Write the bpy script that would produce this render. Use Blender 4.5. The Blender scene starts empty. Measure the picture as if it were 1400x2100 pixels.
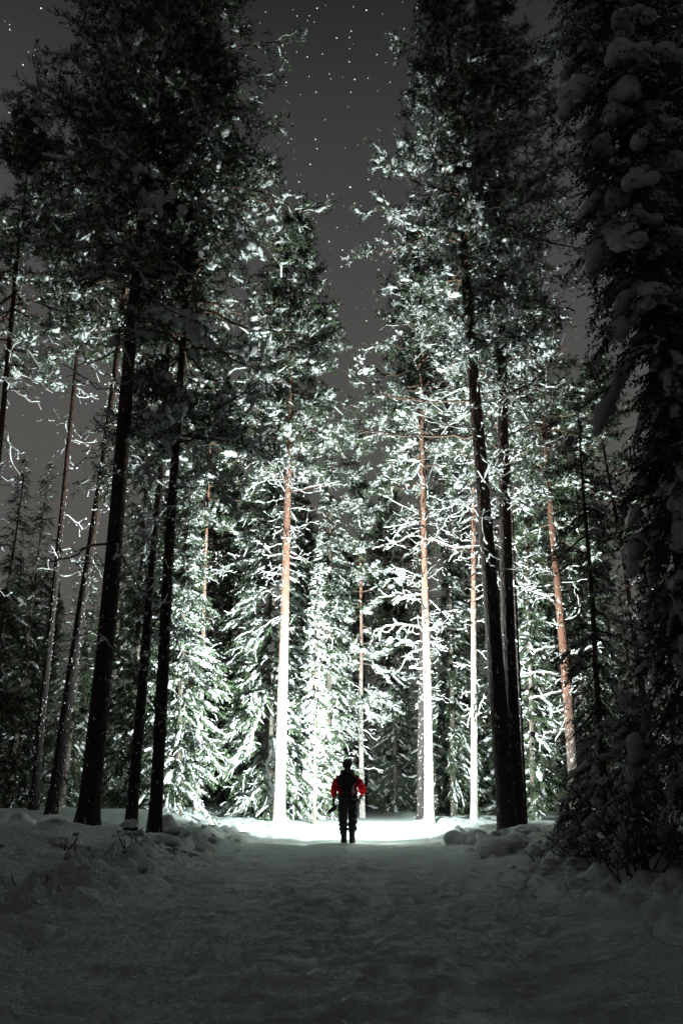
import bpy, bmesh, math
import numpy as np
from mathutils import Vector, Matrix, Quaternion

S = bpy.context.scene
C = S.collection
R = math.radians
rng = np.random.default_rng(11)

# ------------------------------------------------------------------ camera
FPX, CX, CY = 1638.0, 700.0, 1050.0          # focal length in pixels of the 1400 x 2100 photograph
PITCH = R(19.8)
CAMZ = 0.955
cam = bpy.data.cameras.new('camera')
cam.sensor_fit = 'VERTICAL'; cam.sensor_height = 36.0
cam.lens = FPX / 2100.0 * 36.0
cam.clip_start = 0.05; cam.clip_end = 3000.0
cam_ob = bpy.data.objects.new('camera', cam); C.objects.link(cam_ob)
cam_ob.location = (0, 0, CAMZ); cam_ob.rotation_euler = (math.pi / 2 + PITCH, 0, 0)
S.camera = cam_ob

def ray(px, py):
    f = np.array([0, math.cos(PITCH), math.sin(PITCH)]); u = np.array([0, -math.sin(PITCH), math.cos(PITCH)])
    return f + np.array([1.0, 0, 0]) * (px - CX) / FPX + u * (CY - py) / FPX
def at(px, py, Y):
    d = ray(px, py); return np.array([0, 0, CAMZ]) + d * (Y / d[1])

# ------------------------------------------------------------------ world: dim night sky with stars
w = bpy.data.worlds.new('World'); S.world = w; w.use_nodes = True
nt = w.node_tree; nt.nodes.clear()
N, Lk = nt.nodes.new, nt.links.new
out = N('ShaderNodeOutputWorld'); bg = N('ShaderNodeBackground')
tc = N('ShaderNodeTexCoord'); sepz = N('ShaderNodeSeparateXYZ'); Lk(tc.outputs['Generated'], sepz.inputs[0])
glow = N('ShaderNodeValToRGB'); Lk(sepz.outputs[2], glow.inputs[0])      # sky glow: brighter towards the horizon all round
ge = glow.color_ramp.elements
for pos, c in ((0.0, (.105, .100, .094)), (.42, (.092, .088, .083)), (.62, (.062, .060, .060)), (.72, (.042, .0425, .0420)), (.79, (.024, .0245, .0255)), (1.0, (.016, .017, .0185))):
    e = ge[0] if pos == 0 else (ge[len(ge) - 1] if pos == 1 else ge.new(pos)); e.position = pos; e.color = (*c, 1)
Lk(glow.outputs[0], bg.inputs['Color']); bg.inputs['Strength'].default_value = 1.0
Lk(bg.outputs[0], out.inputs['Surface'])
w.cycles.sampling_method = 'MANUAL'; w.cycles.sample_map_resolution = 128
STARS = [(85,16,1),(21,60,.7),(48,132,1),(20,230,1.1),(72,288,.5),(73,207,.5),(650,16,1),(609,32,.5),(690,77,.7),(579,92,.7),(630,116,.7),
 (587,168,.9),(648,188,.6),(661,110,.4),(647,285,1),(650,304,1),(636,336,1),(613,372,1),(594,390,.6),(682,397,.9),(615,445,.7),(691,466,.7),
 (667,555,.5),(677,581,.5),(645,528,.5),(751,20,1.1),(854,15,.6),(986,19,.6),(1007,13,.5),(720,63,.7),(716,76,.5),(828,58,.5),(802,81,.6),
 (811,119,.6),(716,126,.6),(727,162,1.2),(719,188,.5),(1111,81,.7),(1130,96,.8),(755,367,1),(718,383,1.6),(727,416,.7),(702,512,1.2),(700,546,1.5),
 (776,552,.9),(751,657,1.0),(194,742,.9),(176,746,.7),(173,729,.6),(159,797,.5),(177,827,.5),(206,942,.6),(31,957,.6)]

# the only lamp: carried by the walker, pointing away from the camera and up into the trees
LAMP_POS = Vector((0.47, 20.90, 1.06)); LAMP_TILT = R(51)
LAMP_POWER = 30000.0

S.view_settings.view_transform = 'Standard'; S.view_settings.look = 'None'
S.view_settings.exposure = 0.0; S.view_settings.gamma = 1.0; S.view_settings.use_curve_mapping = False
S.render.engine = 'CYCLES'
S.cycles.use_denoising = True
S.cycles.use_adaptive_sampling = True; S.cycles.adaptive_threshold = 0.05
S.cycles.max_bounces = 3; S.cycles.diffuse_bounces = 2; S.cycles.glossy_bounces = 2
S.cycles.transmission_bounces = 2; S.cycles.transparent_max_bounces = 4
S.cycles.sample_clamp_indirect = 6.0
S.cycles.use_light_tree = True

# ------------------------------------------------------------------ helpers
def thing(name, label, cat, loc=(0, 0, 0), group=None):
    o = bpy.data.objects.new(name, None); C.objects.link(o)
    o.location = loc; o['label'] = label; o['category'] = cat
    o.empty_display_size = 0.2
    if group: o['group'] = group
    return o
def tag(o, label=None, cat=None, group=None, kind=None):
    if label: o['label'] = label
    if cat: o['category'] = cat
    if group: o['group'] = group
    if kind: o['kind'] = kind
    return o
def link(name, me, parent=None):
    o = bpy.data.objects.new(name, me); C.objects.link(o)
    if parent: o.parent = parent
    return o

class MB:
    """collects vertex / triangle / quad arrays and becomes one mesh"""
    def __init__(s): s.v = []; s.t = []; s.q = []; s.tm = []; s.qm = []; s.n = 0
    def add(s, v, tris=None, quads=None, m=0):
        v = np.asarray(v, float).reshape(-1, 3); s.v.append(v)
        if tris is not None and len(tris): s.t.append(np.asarray(tris) + s.n); s.tm.append(np.full(len(tris), m))
        if quads is not None and len(quads): s.q.append(np.asarray(quads) + s.n); s.qm.append(np.full(len(quads), m))
        s.n += len(v)
    def mesh(s, name, mats, smooth=True):
        v = np.concatenate(s.v) if s.v else np.zeros((0, 3))
        t = np.concatenate(s.t) if s.t else np.zeros((0, 3), int)
        q = np.concatenate(s.q) if s.q else np.zeros((0, 4), int)
        me = bpy.data.meshes.new(name)
        me.vertices.add(len(v)); me.vertices.foreach_set('co', v.ravel())
        nl = t.size + q.size; me.loops.add(nl)
        me.loops.foreach_set('vertex_index', np.concatenate([t.ravel(), q.ravel()]).astype(np.int32))
        me.polygons.add(len(t) + len(q))
        st = np.concatenate([np.arange(len(t)) * 3, t.size + np.arange(len(q)) * 4]).astype(np.int32)
        me.polygons.foreach_set('loop_start', st)
        mi = np.concatenate(([np.concatenate(s.tm)] if s.tm else []) + ([np.concatenate(s.qm)] if s.qm else []))
        me.polygons.foreach_set('material_index', mi.astype(np.int32))
        me.polygons.foreach_set('use_smooth', np.full(len(t) + len(q), smooth))
        for m in mats: me.materials.append(m)
        me.update(); me.validate()
        return me

def frames(d, rnd):
    """rotation matrices whose +x follows d, rolled at random"""
    d = d / np.linalg.norm(d, axis=1, keepdims=True)
    ref = np.where(np.abs(d[:, 2:3]) > 0.95, np.array([[1.0, 0, 0]]), np.array([[0, 0, 1.0]]))
    y = np.cross(ref, d); y /= np.linalg.norm(y, axis=1, keepdims=True)
    z = np.cross(d, y)
    c, s = np.cos(rnd)[:, None], np.sin(rnd)[:, None]
    y2 = y * c + z * s; z2 = -y * s + z * c
    return np.stack([d, y2, z2], axis=2)
def instance(mb, tv, tf, M, T, m=0):
    n = len(T)
    if n == 0: return
    v = np.einsum('nij,kj->nki', M, tv) + T[:, None, :]
    f = (tf[None] + (np.arange(n) * len(tv))[:, None, None]).reshape(-1, 3)
    mb.add(v.reshape(-1, 3), tris=f, m=m)
def tubes(mb, P, rad, sides=4, m=0, cap=False):
    """P (B,N,3) centre lines, rad (B,N)"""
    B, n, _ = P.shape
    T = np.gradient(P, axis=1); T /= np.linalg.norm(T, axis=2, keepdims=True) + 1e-9
    ref = np.where(np.abs(T[..., 2:3]) > 0.9, np.array([1.0, 0, 0]), np.array([0, 0, 1.0]))
    a = np.cross(T, ref); a /= np.linalg.norm(a, axis=2, keepdims=True) + 1e-9
    b = np.cross(T, a)
    ang = np.arange(sides) / sides * 2 * math.pi
    ring = a[:, :, None] * np.cos(ang)[None, None, :, None] + b[:, :, None] * np.sin(ang)[None, None, :, None]
    V = P[:, :, None] + ring * rad[:, :, None, None]
    i, j = np.meshgrid(np.arange(n - 1), np.arange(sides), indexing='ij')
    j2 = (j + 1) % sides
    q = np.stack([i * sides + j, (i + 1) * sides + j, (i + 1) * sides + j2, i * sides + j2], -1).reshape(-1, 4)
    q = (q[None] + (np.arange(B) * n * sides)[:, None, None]).reshape(-1, 4)
    mb.add(V.reshape(-1, 3), quads=q, m=m)

def ico(sub):
    bm = bmesh.new(); bmesh.ops.create_icosphere(bm, subdivisions=sub, radius=1)
    v = np.array([x.co[:] for x in bm.verts]); f = np.array([[y.index for y in x.verts] for x in bm.faces]); bm.free()
    return v, f
ICO = {k: ico(k) for k in (1, 2, 3, 4)}
def sines(v, r, k, freq):
    o = np.zeros(len(v))
    for _ in range(k):
        d = r.normal(size=3); d *= freq * r.uniform(.6, 1.4) / np.linalg.norm(d)
        o += np.sin(v @ d + r.uniform(0, 6.28))
    return o / k
def blob(sub, r, amp=0.25, freq=2.5):
    v, f = ICO[sub]; v = v * (1 + amp * sines(v, r, 5, freq))[:, None]
    return v, f
TINY = [blob(1, rng, .25, 2.0) for _ in range(6)]
MID = [blob(2, rng, .30, 2.6) for _ in range(8)]
def pillow(r, sub=3, lobes=14):
    """heavy drooping snow cushion: overlapping round lobes, flat underneath"""
    v, f = ICO[sub]
    c = r.normal(size=(lobes, 3)); c /= np.linalg.norm(c, axis=1, keepdims=True)
    rr = r.uniform(.35, .75, lobes)
    d = np.zeros(len(v))
    for k in range(lobes):
        dist = np.linalg.norm(v - c[k], axis=1) / rr[k]
        d = np.maximum(d, np.sqrt(np.clip(1 - dist ** 2, 0, 1)) * rr[k] * .62)
    v = v * (.72 + d + .03 * sines(v, r, 5, 7))[:, None]
    low = v[:, 2] < -.35
    v[low, 2] = -.35 + (v[low, 2] + .35) * .5
    return v, f

def vnoise(x, y, seed):
    r = np.random.default_rng(seed); tab = r.random((256, 256))
    xi, yi = np.floor(x).astype(int), np.floor(y).astype(int)
    fx, fy = x - xi, y - yi
    fx = fx * fx * fx * (fx * (fx * 6 - 15) + 10); fy = fy * fy * fy * (fy * (fy * 6 - 15) + 10)
    a = tab[xi % 256, yi % 256]; b = tab[(xi + 1) % 256, yi % 256]; c = tab[xi % 256, (yi + 1) % 256]; d = tab[(xi + 1) % 256, (yi + 1) % 256]
    return (a * (1 - fx) + b * fx) * (1 - fy) + (c * (1 - fx) + d * fx) * fy - 0.5
def fbm(x, y, seed, sc, oct=4, gain=.5):
    o = 0; amp = 1; 
    for k in range(oct):
        o = o + amp * vnoise(x / sc + 17.3 * k, y / sc + 5.1 * k, seed + k); sc *= .5; amp *= gain
    return o
def sstep(a, b, x):
    t = np.clip((x - a) / (b - a), 0, 1); return t * t * (3 - 2 * t)

# ------------------------------------------------------------------ materials
def mat(name):
    m = bpy.data.materials.new(name); m.use_nodes = True
    n = m.node_tree; b = n.nodes['Principled BSDF']
    return m, n, b
def coord(n, scale=(1, 1, 1), kind='Object'):
    t = n.nodes.new('ShaderNodeTexCoord'); mp = n.nodes.new('ShaderNodeMapping'); mp.inputs['Scale'].default_value = scale
    n.links.new(t.outputs[kind], mp.inputs['Vector']); return mp.outputs['Vector']
def noise(n, vec, scale, detail=4, rough=.55):
    t = n.nodes.new('ShaderNodeTexNoise'); t.inputs['Scale'].default_value = scale; t.inputs['Detail'].default_value = detail
    t.inputs['Roughness'].default_value = rough; n.links.new(vec, t.inputs['Vector']); return t.outputs['Fac']
def ramp(n, fac, stops):
    t = n.nodes.new('ShaderNodeValToRGB'); e = t.color_ramp.elements
    while len(e) < len(stops): e.new(.5)
    for k, (p, c) in enumerate(stops):
        e[k].position = p; e[k].color = (*c, 1) if len(c) == 3 else c
    n.links.new(fac, t.inputs[0]); return t.outputs[0]
def mixc(n, fac, a, b):
    t = n.nodes.new('ShaderNodeMix'); t.data_type = 'RGBA'
    for i, x in ((0, fac), (6, a), (7, b)):
        if isinstance(x, (tuple, list)): t.inputs[i].default_value = (*x, 1)
        elif isinstance(x, (int, float)): t.inputs[i].default_value = x
        else: n.links.new(x, t.inputs[i])
    return t.outputs[2]
def bump(n, b, h, strength, dist):
    t = n.nodes.new('ShaderNodeBump'); t.inputs['Strength'].default_value = strength; t.inputs['Distance'].default_value = dist
    n.links.new(h, t.inputs['Height']); n.links.new(t.outputs[0], b.inputs['Normal'])
def mathn(n, op, a, b_):
    t = n.nodes.new('ShaderNodeMath'); t.operation = op
    for i, x in ((0, a), (1, b_)):
        if isinstance(x, (int, float)): t.inputs[i].default_value = x
        else: n.links.new(x, t.inputs[i])
    return t.outputs[0]

def snow_mat(name, base, dirt, bs, grain):
    m, n, b = mat(name); v = coord(n)
    a = noise(n, v, 1.3, 6); c = ramp(n, a, ((.35, dirt), (.6, base))); n.links.new(c, b.inputs['Base Color'])
    b.inputs['Roughness'].default_value = .75; b.inputs['Specular IOR Level'].default_value = .25
    h = mathn(n, 'ADD', mathn(n, 'MULTIPLY', noise(n, v, bs, 5, .65), 1.0), mathn(n, 'MULTIPLY', noise(n, v, grain, 3, .7), .25))
    bump(n, b, h, .9, .07)
    return m
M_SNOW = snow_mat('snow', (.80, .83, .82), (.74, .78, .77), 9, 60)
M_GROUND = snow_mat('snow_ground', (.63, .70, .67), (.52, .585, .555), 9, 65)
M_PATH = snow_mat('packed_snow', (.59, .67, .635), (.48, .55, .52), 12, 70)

def needle_mat(name, c1, c2):
    m, n, b = mat(name); v = coord(n)
    c = ramp(n, noise(n, v, 2.3, 3), ((.3, c1), (.7, c2))); n.links.new(c, b.inputs['Base Color'])
    b.inputs['Roughness'].default_value = .6; b.inputs['Specular IOR Level'].default_value = .3
    return m
M_PINE = needle_mat('pine_needles', (.045, .066, .038), (.085, .112, .064))
M_SPRUCE = needle_mat('spruce_needles', (.034, .054, .030), (.070, .095, .052))

def bark_mat(name, low, lowdark, high, z0, z1, snow=.0):
    m, n, b = mat(name); v = coord(n); vs = coord(n, (5, 5, 1.1))
    vor = n.nodes.new('ShaderNodeTexVoronoi'); vor.feature = 'DISTANCE_TO_EDGE'; vor.inputs['Scale'].default_value = 2.6
    n.links.new(vs, vor.inputs['Vector'])
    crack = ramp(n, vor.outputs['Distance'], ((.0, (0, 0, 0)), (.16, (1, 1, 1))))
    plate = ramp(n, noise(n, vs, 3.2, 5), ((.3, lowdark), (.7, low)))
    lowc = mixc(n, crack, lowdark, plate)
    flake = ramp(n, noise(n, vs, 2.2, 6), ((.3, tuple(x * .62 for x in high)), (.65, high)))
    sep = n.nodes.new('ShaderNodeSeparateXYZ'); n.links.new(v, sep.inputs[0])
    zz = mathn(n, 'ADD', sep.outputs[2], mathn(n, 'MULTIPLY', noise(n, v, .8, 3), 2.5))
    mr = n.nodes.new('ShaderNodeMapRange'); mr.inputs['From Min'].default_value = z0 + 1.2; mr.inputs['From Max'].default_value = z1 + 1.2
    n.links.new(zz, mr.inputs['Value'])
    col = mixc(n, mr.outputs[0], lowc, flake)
    # wind-blown snow stuck in the bark
    sn = noise(n, coord(n, (9, 9, 5)), 1.6, 4, .6)
    patch = noise(n, v, .9, 2)
    sf = mathn(n, 'GREATER_THAN', mathn(n, 'ADD', sn, mathn(n, 'MULTIPLY', mathn(n, 'SUBTRACT', patch, .5), .35)), .70 - snow)
    col = mixc(n, sf, col, (.78, .8, .79))
    n.links.new(col, b.inputs['Base Color'])
    b.inputs['Roughness'].default_value = .9; b.inputs['Specular IOR Level'].default_value = .15
    h = mathn(n, 'ADD', mathn(n, 'MULTIPLY', vor.outputs['Distance'], 1.5), mathn(n, 'ADD', noise(n, vs, 8, 4), mathn(n, 'MULTIPLY', sf, .5)))
    bump(n, b, h, .9, .03)
    return m
M_BARK = bark_mat('shaded_pine_bark', (.062, .053, .048), (.026, .023, .022), (.08, .052, .042), 4.5, 9.5, .02)  # dark copy: the shade on unlit trunks is put into the colour
M_BARKF = bark_mat('lit_frosted_pine_bark', (.44, .41, .38), (.17, .15, .135), (.33, .175, .125), 3.5, 8.5, .08)  # pale copy for lit trunks: rime, plus lamplight put into the colour
M_BARKR = bark_mat('dimmed_reddish_pine_bark', (.14, .105, .09), (.06, .048, .042), (.17, .085, .060), 2.2, 4.5, .06)  # darker reddish copy: weaker lamplight on one trunk put into the colour
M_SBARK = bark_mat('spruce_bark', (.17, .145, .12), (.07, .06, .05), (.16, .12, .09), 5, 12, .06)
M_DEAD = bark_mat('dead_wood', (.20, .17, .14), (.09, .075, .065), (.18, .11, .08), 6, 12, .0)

# ------------------------------------------------------------------ stars, far away on the sky
M_STAR = []
for nm, c, e in (('star_white', (1, 1, 1), 1.2), ('star_warm', (1, .9, .75), 1.1), ('star_green', (.75, 1, .93), 1.1), ('star_rose', (1, .78, .92), 1.0), ('star_faint', (.9, .95, 1), .55), ('star_dim', (1, .95, .9), 1.0), ('star_small', (.95, 1, .97), 1.6)):
    m, n, b = mat(nm); b.inputs['Base Color'].default_value = (0, 0, 0, 1); b.inputs['Emission Color'].default_value = (*c, 1); b.inputs['Emission Strength'].default_value = e
    b.inputs['Specular IOR Level'].default_value = 0; m.cycles.emission_sampling = 'NONE'; M_STAR.append(m)
mb = MB(); OCT = np.array([[1, 0, 0], [-1, 0, 0], [0, 1, 0], [0, -1, 0], [0, 0, 1], [0, 0, -1.0]])
OCF = np.array([[0, 2, 4], [2, 1, 4], [1, 3, 4], [3, 0, 4], [2, 0, 5], [1, 2, 5], [3, 1, 5], [0, 3, 5]])
RS = 1500.0
for i, (sx, sy, sb) in enumerate(STARS):
    d = ray(sx, sy); d /= np.linalg.norm(d); mb.add(d * RS + OCT * RS * (.00055 + .0005 * sb), tris=OCF, m=i % 4)
rs = np.random.default_rng(3)
TET = np.array([[1, 1, 1], [1, -1, -1], [-1, 1, -1], [-1, -1, 1.0]]) * .75; TEF = np.array([[0, 2, 1], [0, 1, 3], [0, 3, 2], [1, 2, 3]])
D = rs.normal(size=(12000, 3)); D[:, 2] = np.abs(D[:, 2]); D /= np.linalg.norm(D, axis=1, keepdims=True); D = D[D[:, 2] > .12]
sz_ = rs.uniform(.00035, .0007, len(D)) * (1 + .5 * (rs.random(len(D)) > .93)); mi_ = 4 + (rs.random(len(D)) > .6).astype(int) + (rs.random(len(D)) > .9).astype(int)
for q_ in (4, 5, 6):
    k = mi_ == q_; instance(mb, TET, TEF, np.eye(3)[None] * (sz_[k] * RS)[:, None, None], D[k] * RS, q_)
o = link('stars', mb.mesh('stars', M_STAR, False)); tag(o, 'scattered stars across the grey night sky', kind='stuff')

# ------------------------------------------------------------------ terrain
PX0 = 0.10
def half_w(y): return 2.3 + .5 * vnoise(y / 3.1, y * 0 + 3.3, 5) + .45 * vnoise(y / .8, y * 0 + 8.3, 6)
def base_h(x, y):
    """large shape of the ground outside the path"""
    ax = x - PX0
    left = sstep(1.7, 5.2, -ax); right = sstep(1.9, 4.8, ax)
    near = sstep(19.5, 23, y)                        # beyond the walker the floor is evenly a little higher than the path
    side = (left * .46 + right * .36) * (1 - near) + near * (.30 + .32 * sstep(3.2, 5.5, -ax))
    ahead = .30 * sstep(21.8, 27.0, y)
    crest = -.05 * sstep(20.4, 21.2, y) * (1 - sstep(21.6, 24, y))
    h = np.maximum(side * (left + right), ahead) + crest * (1 - np.clip(left + right, 0, 1))
    return h
def ground_h(x, y):
    ax = np.abs(x - PX0)
    h = base_h(x, y)
    off = sstep(1.9, 3.2, ax) * 1.0
    far = 1 - sstep(60, 120, np.hypot(x, y))
    rough = .10 * fbm(x, y, 21, 1.6, 3) + .13 * np.abs(fbm(x, y, 31, .75, 3, .55)) 
    bank = np.exp(-((ax - 3.1) / .75) ** 2) * (1 - sstep(22, 26, y))
    h = h + off * rough * far * 1.2 + bank * (.04 + .40 * np.abs(fbm(x, y, 41, .6, 4, .65))) + .09 * sstep(1.6, 3, ax) * fbm(x, y, 45, .22, 3, .65) * far
    h = h + .35 * fbm(x, y, 51, 9, 2) * sstep(4, 9, ax) * far
    hw = half_w(y)
    inside = (1 - sstep(hw - .25, hw + .15, ax)) * (1 - sstep(25, 28, y))
    return h - .07 * inside
def gz(x, y): return float(ground_h(np.array([float(x)]), np.array([float(y)]))[0])

def grid_mesh(name, xs, ys, fn, m):
    X, Y = np.meshgrid(xs, ys, indexing='xy'); Z = fn(X, Y)
    nx, ny = len(xs), len(ys)
    i, j = np.meshgrid(np.arange(ny - 1), np.arange(nx - 1), indexing='ij')
    q = np.stack([i * nx + j, i * nx + j + 1, (i + 1) * nx + j + 1, (i + 1) * nx + j], -1).reshape(-1, 4)
    mb = MB(); mb.add(np.stack([X, Y, Z], -1).reshape(-1, 3), quads=q)
    return mb.mesh(name, [m])
s2 = np.linspace(-1, 1, 220); xs = np.sign(s2) * (np.abs(s2) * 7 + np.abs(s2) ** 9 * 700)
ys = np.concatenate([np.linspace(-300, -4, 16), np.linspace(-3, 2, 16), 2.2 + np.cumsum((.045 + .0028 * np.linspace(0, 1, 215) * 60) * 1.53), ])
ys = np.concatenate([ys, ys[-1] + np.cumsum(np.geomspace(.4, 90, 40))])
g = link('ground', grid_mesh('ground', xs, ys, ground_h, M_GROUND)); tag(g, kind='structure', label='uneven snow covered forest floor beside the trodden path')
_rp = np.random.default_rng(19); PRINTS = [(_rp.normal(0, .85), _rp.uniform(2.2, 20), _rp.normal(0, .35), _rp.uniform(.7, 1.1)) for _ in range(330)]
def prints(x, y):
    o = np.zeros_like(x)
    for px_, py_, a_, k_ in PRINTS:
        sl = (np.abs(x - px_ - PX0) < .4) & (np.abs(y - py_) < .4)
        if not sl.any(): continue
        dx, dy = x[sl] - px_ - PX0, y[sl] - py_; u_ = (dx * math.cos(a_) + dy * math.sin(a_)) / .075; v_ = (-dx * math.sin(a_) + dy * math.cos(a_)) / .16
        d2 = u_ * u_ + v_ * v_
        o[sl] += k_ * (-.020 * np.exp(-d2 ** 2) + .010 * np.exp(-((np.sqrt(d2) - 1.45) / .4) ** 2))
    return o
def path_h(x, y):
    ax = np.abs(x - PX0); hw = half_w(y)
    crest = -.05 * sstep(20.4, 21.2, y) * (1 - sstep(21.6, 24, y))
    h = .30 * sstep(21.8, 27.0, y) + crest - .012
    h = h + .020 * fbm(x, y, 61, .8, 3) + .028 * fbm(x, y * .8, 71, .30, 3, .65) + .022 * vnoise(x / .12, y / .15, 81)
    if x.size > 100: h = h + prints(x, y)
    # two shallow wheel or sledge troughs
    h = h - .035 * (np.exp(-((x - PX0 - .95) / .32) ** 2) + np.exp(-((x - PX0 + .95) / .32) ** 2))
    return h + .06 * sstep(1.5, 2.6, ax) - .20 * sstep(hw - .1, hw + .35, ax) - .25 * sstep(25.5, 28, y)
xs = np.linspace(-2.75, 2.95, 130); ys = np.concatenate([np.linspace(-8, 1.8, 40), 1.85 + np.cumsum(np.linspace(.022, .12, 370))])
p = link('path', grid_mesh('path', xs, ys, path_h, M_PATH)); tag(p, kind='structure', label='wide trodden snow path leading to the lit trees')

# ------------------------------------------------------------------ snow heaps and clods
def heap_mesh(name, r, sx, sy, sz, sub=4):
    v, f = pillow(r, sub, 10)
    v = v * np.array([sx, sy, sz]) 
    mb = MB(); mb.add(v, tris=f); return mb.mesh(name, [M_SNOW])
HEAPS = [  # px, py (crest), Y, half width px, height px, label
 (955, 1690, 18.5, 48, 34, 'pointed snow heap at the path edge left of the forked dark trunks'),
 (1030, 1738, 15.0, 68, 42, 'largest smooth snow heap in front of the forked dark trunks'),
 (1130, 1745, 14.2, 62, 36, 'broad snow heap between the forked trunks and the bare twigs'),
 (1125, 1800, 11.5, 42, 26, 'low grey snow lump below the bare twigs'),
 (1075, 1690, 18.5, 40, 16, 'low snow heap right behind the forked trunk bases'),
 (345, 1668, 17.5, 26, 20, 'snow heap with a dark hole right of the three dark trunks'),
 (45, 1665, 17.0, 34, 18, 'round snow heap under the outermost dark trunk at far left'),
 (120, 1668, 16.8, 36, 16, 'flat snow heap between two dark trunks at far left'),
 (268, 1678, 16.4, 20, 10, 'small snow cushion at the foot of the slim dark trunk'),
 (130, 1730, 12.5, 40, 20, 'low snow hump on the bank below the thick dark trunk'),
]
for k, (px, py, Y, hwp, hp, lab) in enumerate(HEAPS):
    c = at(px, py, Y); sc = Y / FPX
    me = heap_mesh('snow_heap', np.random.default_rng(100 + k), hwp * sc * .95, hwp * sc * .85, max(hp * sc * .9, .1))
    o = link('snow_heap', me); z = gz(c[0], Y)
    o.location = (c[0], Y, max(c[2] - hp * sc * 1.05, z - .05)); o.rotation_euler = (0, 0, k * 1.3)
    tag(o, lab, 'snow heap', 'snow heaps beside the path')
clods = []
for k in range(6):
    r = np.random.default_rng(300 + k); v, f = blob(3, r, .5, 4.2); mb = MB(); mb.add(v * np.array([1, .85, .7]), tris=f); clods.append(mb.mesh('snow_clod', [M_SNOW]))
r = np.random.default_rng(77)
for k in range(150):
    left = k % 2 == 0 or k % 5 == 1
    y = r.uniform(10, 21.5); x = PX0 + (-r.normal(3.3, .65) if left else r.normal(3.0, .38))
    if abs(x - PX0) < 2.3: continue
    s_ = .03 + .07 * r.random() ** 2
    o = link('snow_clod', clods[k % 6]); o.location = (x, y, gz(x, y) + s_ * .2); o.scale = (s_ * r.uniform(.8, 1.5), s_, s_)
    o.rotation_euler = (0, 0, r.uniform(0, 6.28))
    tag(o, 'loose snow clod on the left bank of the path' if left else 'loose snow clod on the right bank of the path', 'snow clod',
        'loose snow clods on the left bank' if left else 'loose snow clods on the right bank')

# ------------------------------------------------------------------ foliage templates
def tuft(r, n=10, L=.22, nl=.13, wd=.02):
    v = []; f = []
    for k in range(n):
        s0 = r.uniform(0, .8) * L; a = r.uniform(0, 6.28)
        rad = np.array([0, math.cos(a), math.sin(a)])
        d = np.array([r.uniform(.35, .9), 0, 0]) + rad * r.uniform(.5, 1); d /= np.linalg.norm(d)
        p0 = np.array([s0, 0, 0]); side = np.cross(d, r.normal(size=3)); side /= np.linalg.norm(side)
        i = len(v); ln = nl * r.uniform(.75, 1.25)
        v += [p0 - side * wd * .5, p0 + side * wd * .5, p0 + d * ln + side * wd * .3]; f.append([i, i + 1, i + 2])
    return np.array(v), np.array(f)
def frond(r, n=11, L=.45, wd=.035):
    """flat hanging spruce spray"""
    v = []; f = []
    for k in range(n):
        t = k / (n - 1); s0 = t * L
        sd = 1 if k % 2 else -1
        p0 = np.array([s0, 0, -.10 * t * t])
        d = np.array([.75, sd * r.uniform(.4, .9), -r.uniform(.15, .9)]); d /= np.linalg.norm(d)
        ln = L * r.uniform(.22, .42) * (1.1 - .6 * t)
        side = np.cross(d, np.array([0, 0, 1.0]) + r.normal(size=3) * .5); side /= np.linalg.norm(side)
        i = len(v)
        v += [p0 - side * wd * .5, p0 + side * wd * .5, p0 + d * ln]; f.append([i, i + 1, i + 2])
    return np.array(v), np.array(f)
TUFTS = [tuft(rng, 12, .27, .10, .021) for _ in range(8)]
TUFTS_FAR = [tuft(rng, 8, .32, .15, .038) for _ in range(6)]
FRONDS = [frond(rng, 9, .48, .052) for _ in range(8)]
FRONDS_FAR = [frond(rng, 7, .6, .07) for _ in range(6)]

def scatter(mb, temps, r, pos, dirs, size, m=0, roll=True):
    n = len(pos)
    M = frames(dirs, r.uniform(0, 6.28, n) if roll else r.normal(0, .35, n)) * size[:, None, None]
    k = r.integers(0, len(temps), n)
    for i, (tv, tf) in enumerate(temps):
        s_ = k == i; instance(mb, tv, tf, M[s_], pos[s_], m)
def blobs(mb, temps, r, pos, sx, sz, dirs=None, stretch=1.0, m=0):
    n = len(pos)
    if n == 0: return
    if dirs is None:
        a = r.uniform(0, 6.28, n); dirs = np.stack([np.cos(a), np.sin(a), 0 * a], 1)
    M = frames(dirs, np.zeros(n)); Sx = np.stack([sx * stretch, sx, sz], 1)
    M = M * Sx[:, None, :]
    k = r.integers(0, len(temps), n)
    for i, (tv, tf) in enumerate(temps):
        s_ = k == i; instance(mb, tv, tf, M[s_], pos[s_], m)

def blobs_lod(mb, r, pos, sx, sz, dirs, stretch, lim):
    k = sx > lim
    blobs(mb, MID, r, pos[k], sx[k], sz[k], dirs[k], stretch); blobs(mb, TINY, r, pos[~k], sx[~k], sz[~k], dirs[~k], stretch)
def wander(r, P0, az, el, L, n, curve, wig):
    """branch centre lines: (B,n,3)"""
    B = len(P0); t = np.linspace(0, 1, n)
    h = np.stack([np.cos(az), np.sin(az), 0 * az], 1); side = np.stack([-np.sin(az), np.cos(az), 0 * az], 1)
    P = P0[:, None] + (L * np.cos(el))[:, None, None] * t[None, :, None] * h[:, None]
    P[..., 2] += L[:, None] * (np.sin(el)[:, None] * t[None] + curve[:, None] * t[None] ** 2)
    ws = np.cumsum(r.normal(0, 1, (B, n)), 1) * wig * L[:, None] / n; ws -= ws[:, :1]
    wz = np.cumsum(r.normal(0, 1, (B, n)), 1) * wig * L[:, None] / n; wz -= wz[:, :1]
    P += side[:, None] * ws[..., None]; P[..., 2] += wz
    return P
def sample(P, idx, t):
    n = P.shape[1]; x = np.clip(t, 0, 1) * (n - 1); i = np.minimum(x.astype(int), n - 2); fr = (x - i)[:, None]
    a, b = P[idx, i], P[idx, i + 1]
    return a * (1 - fr) + b * fr, b - a

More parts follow.
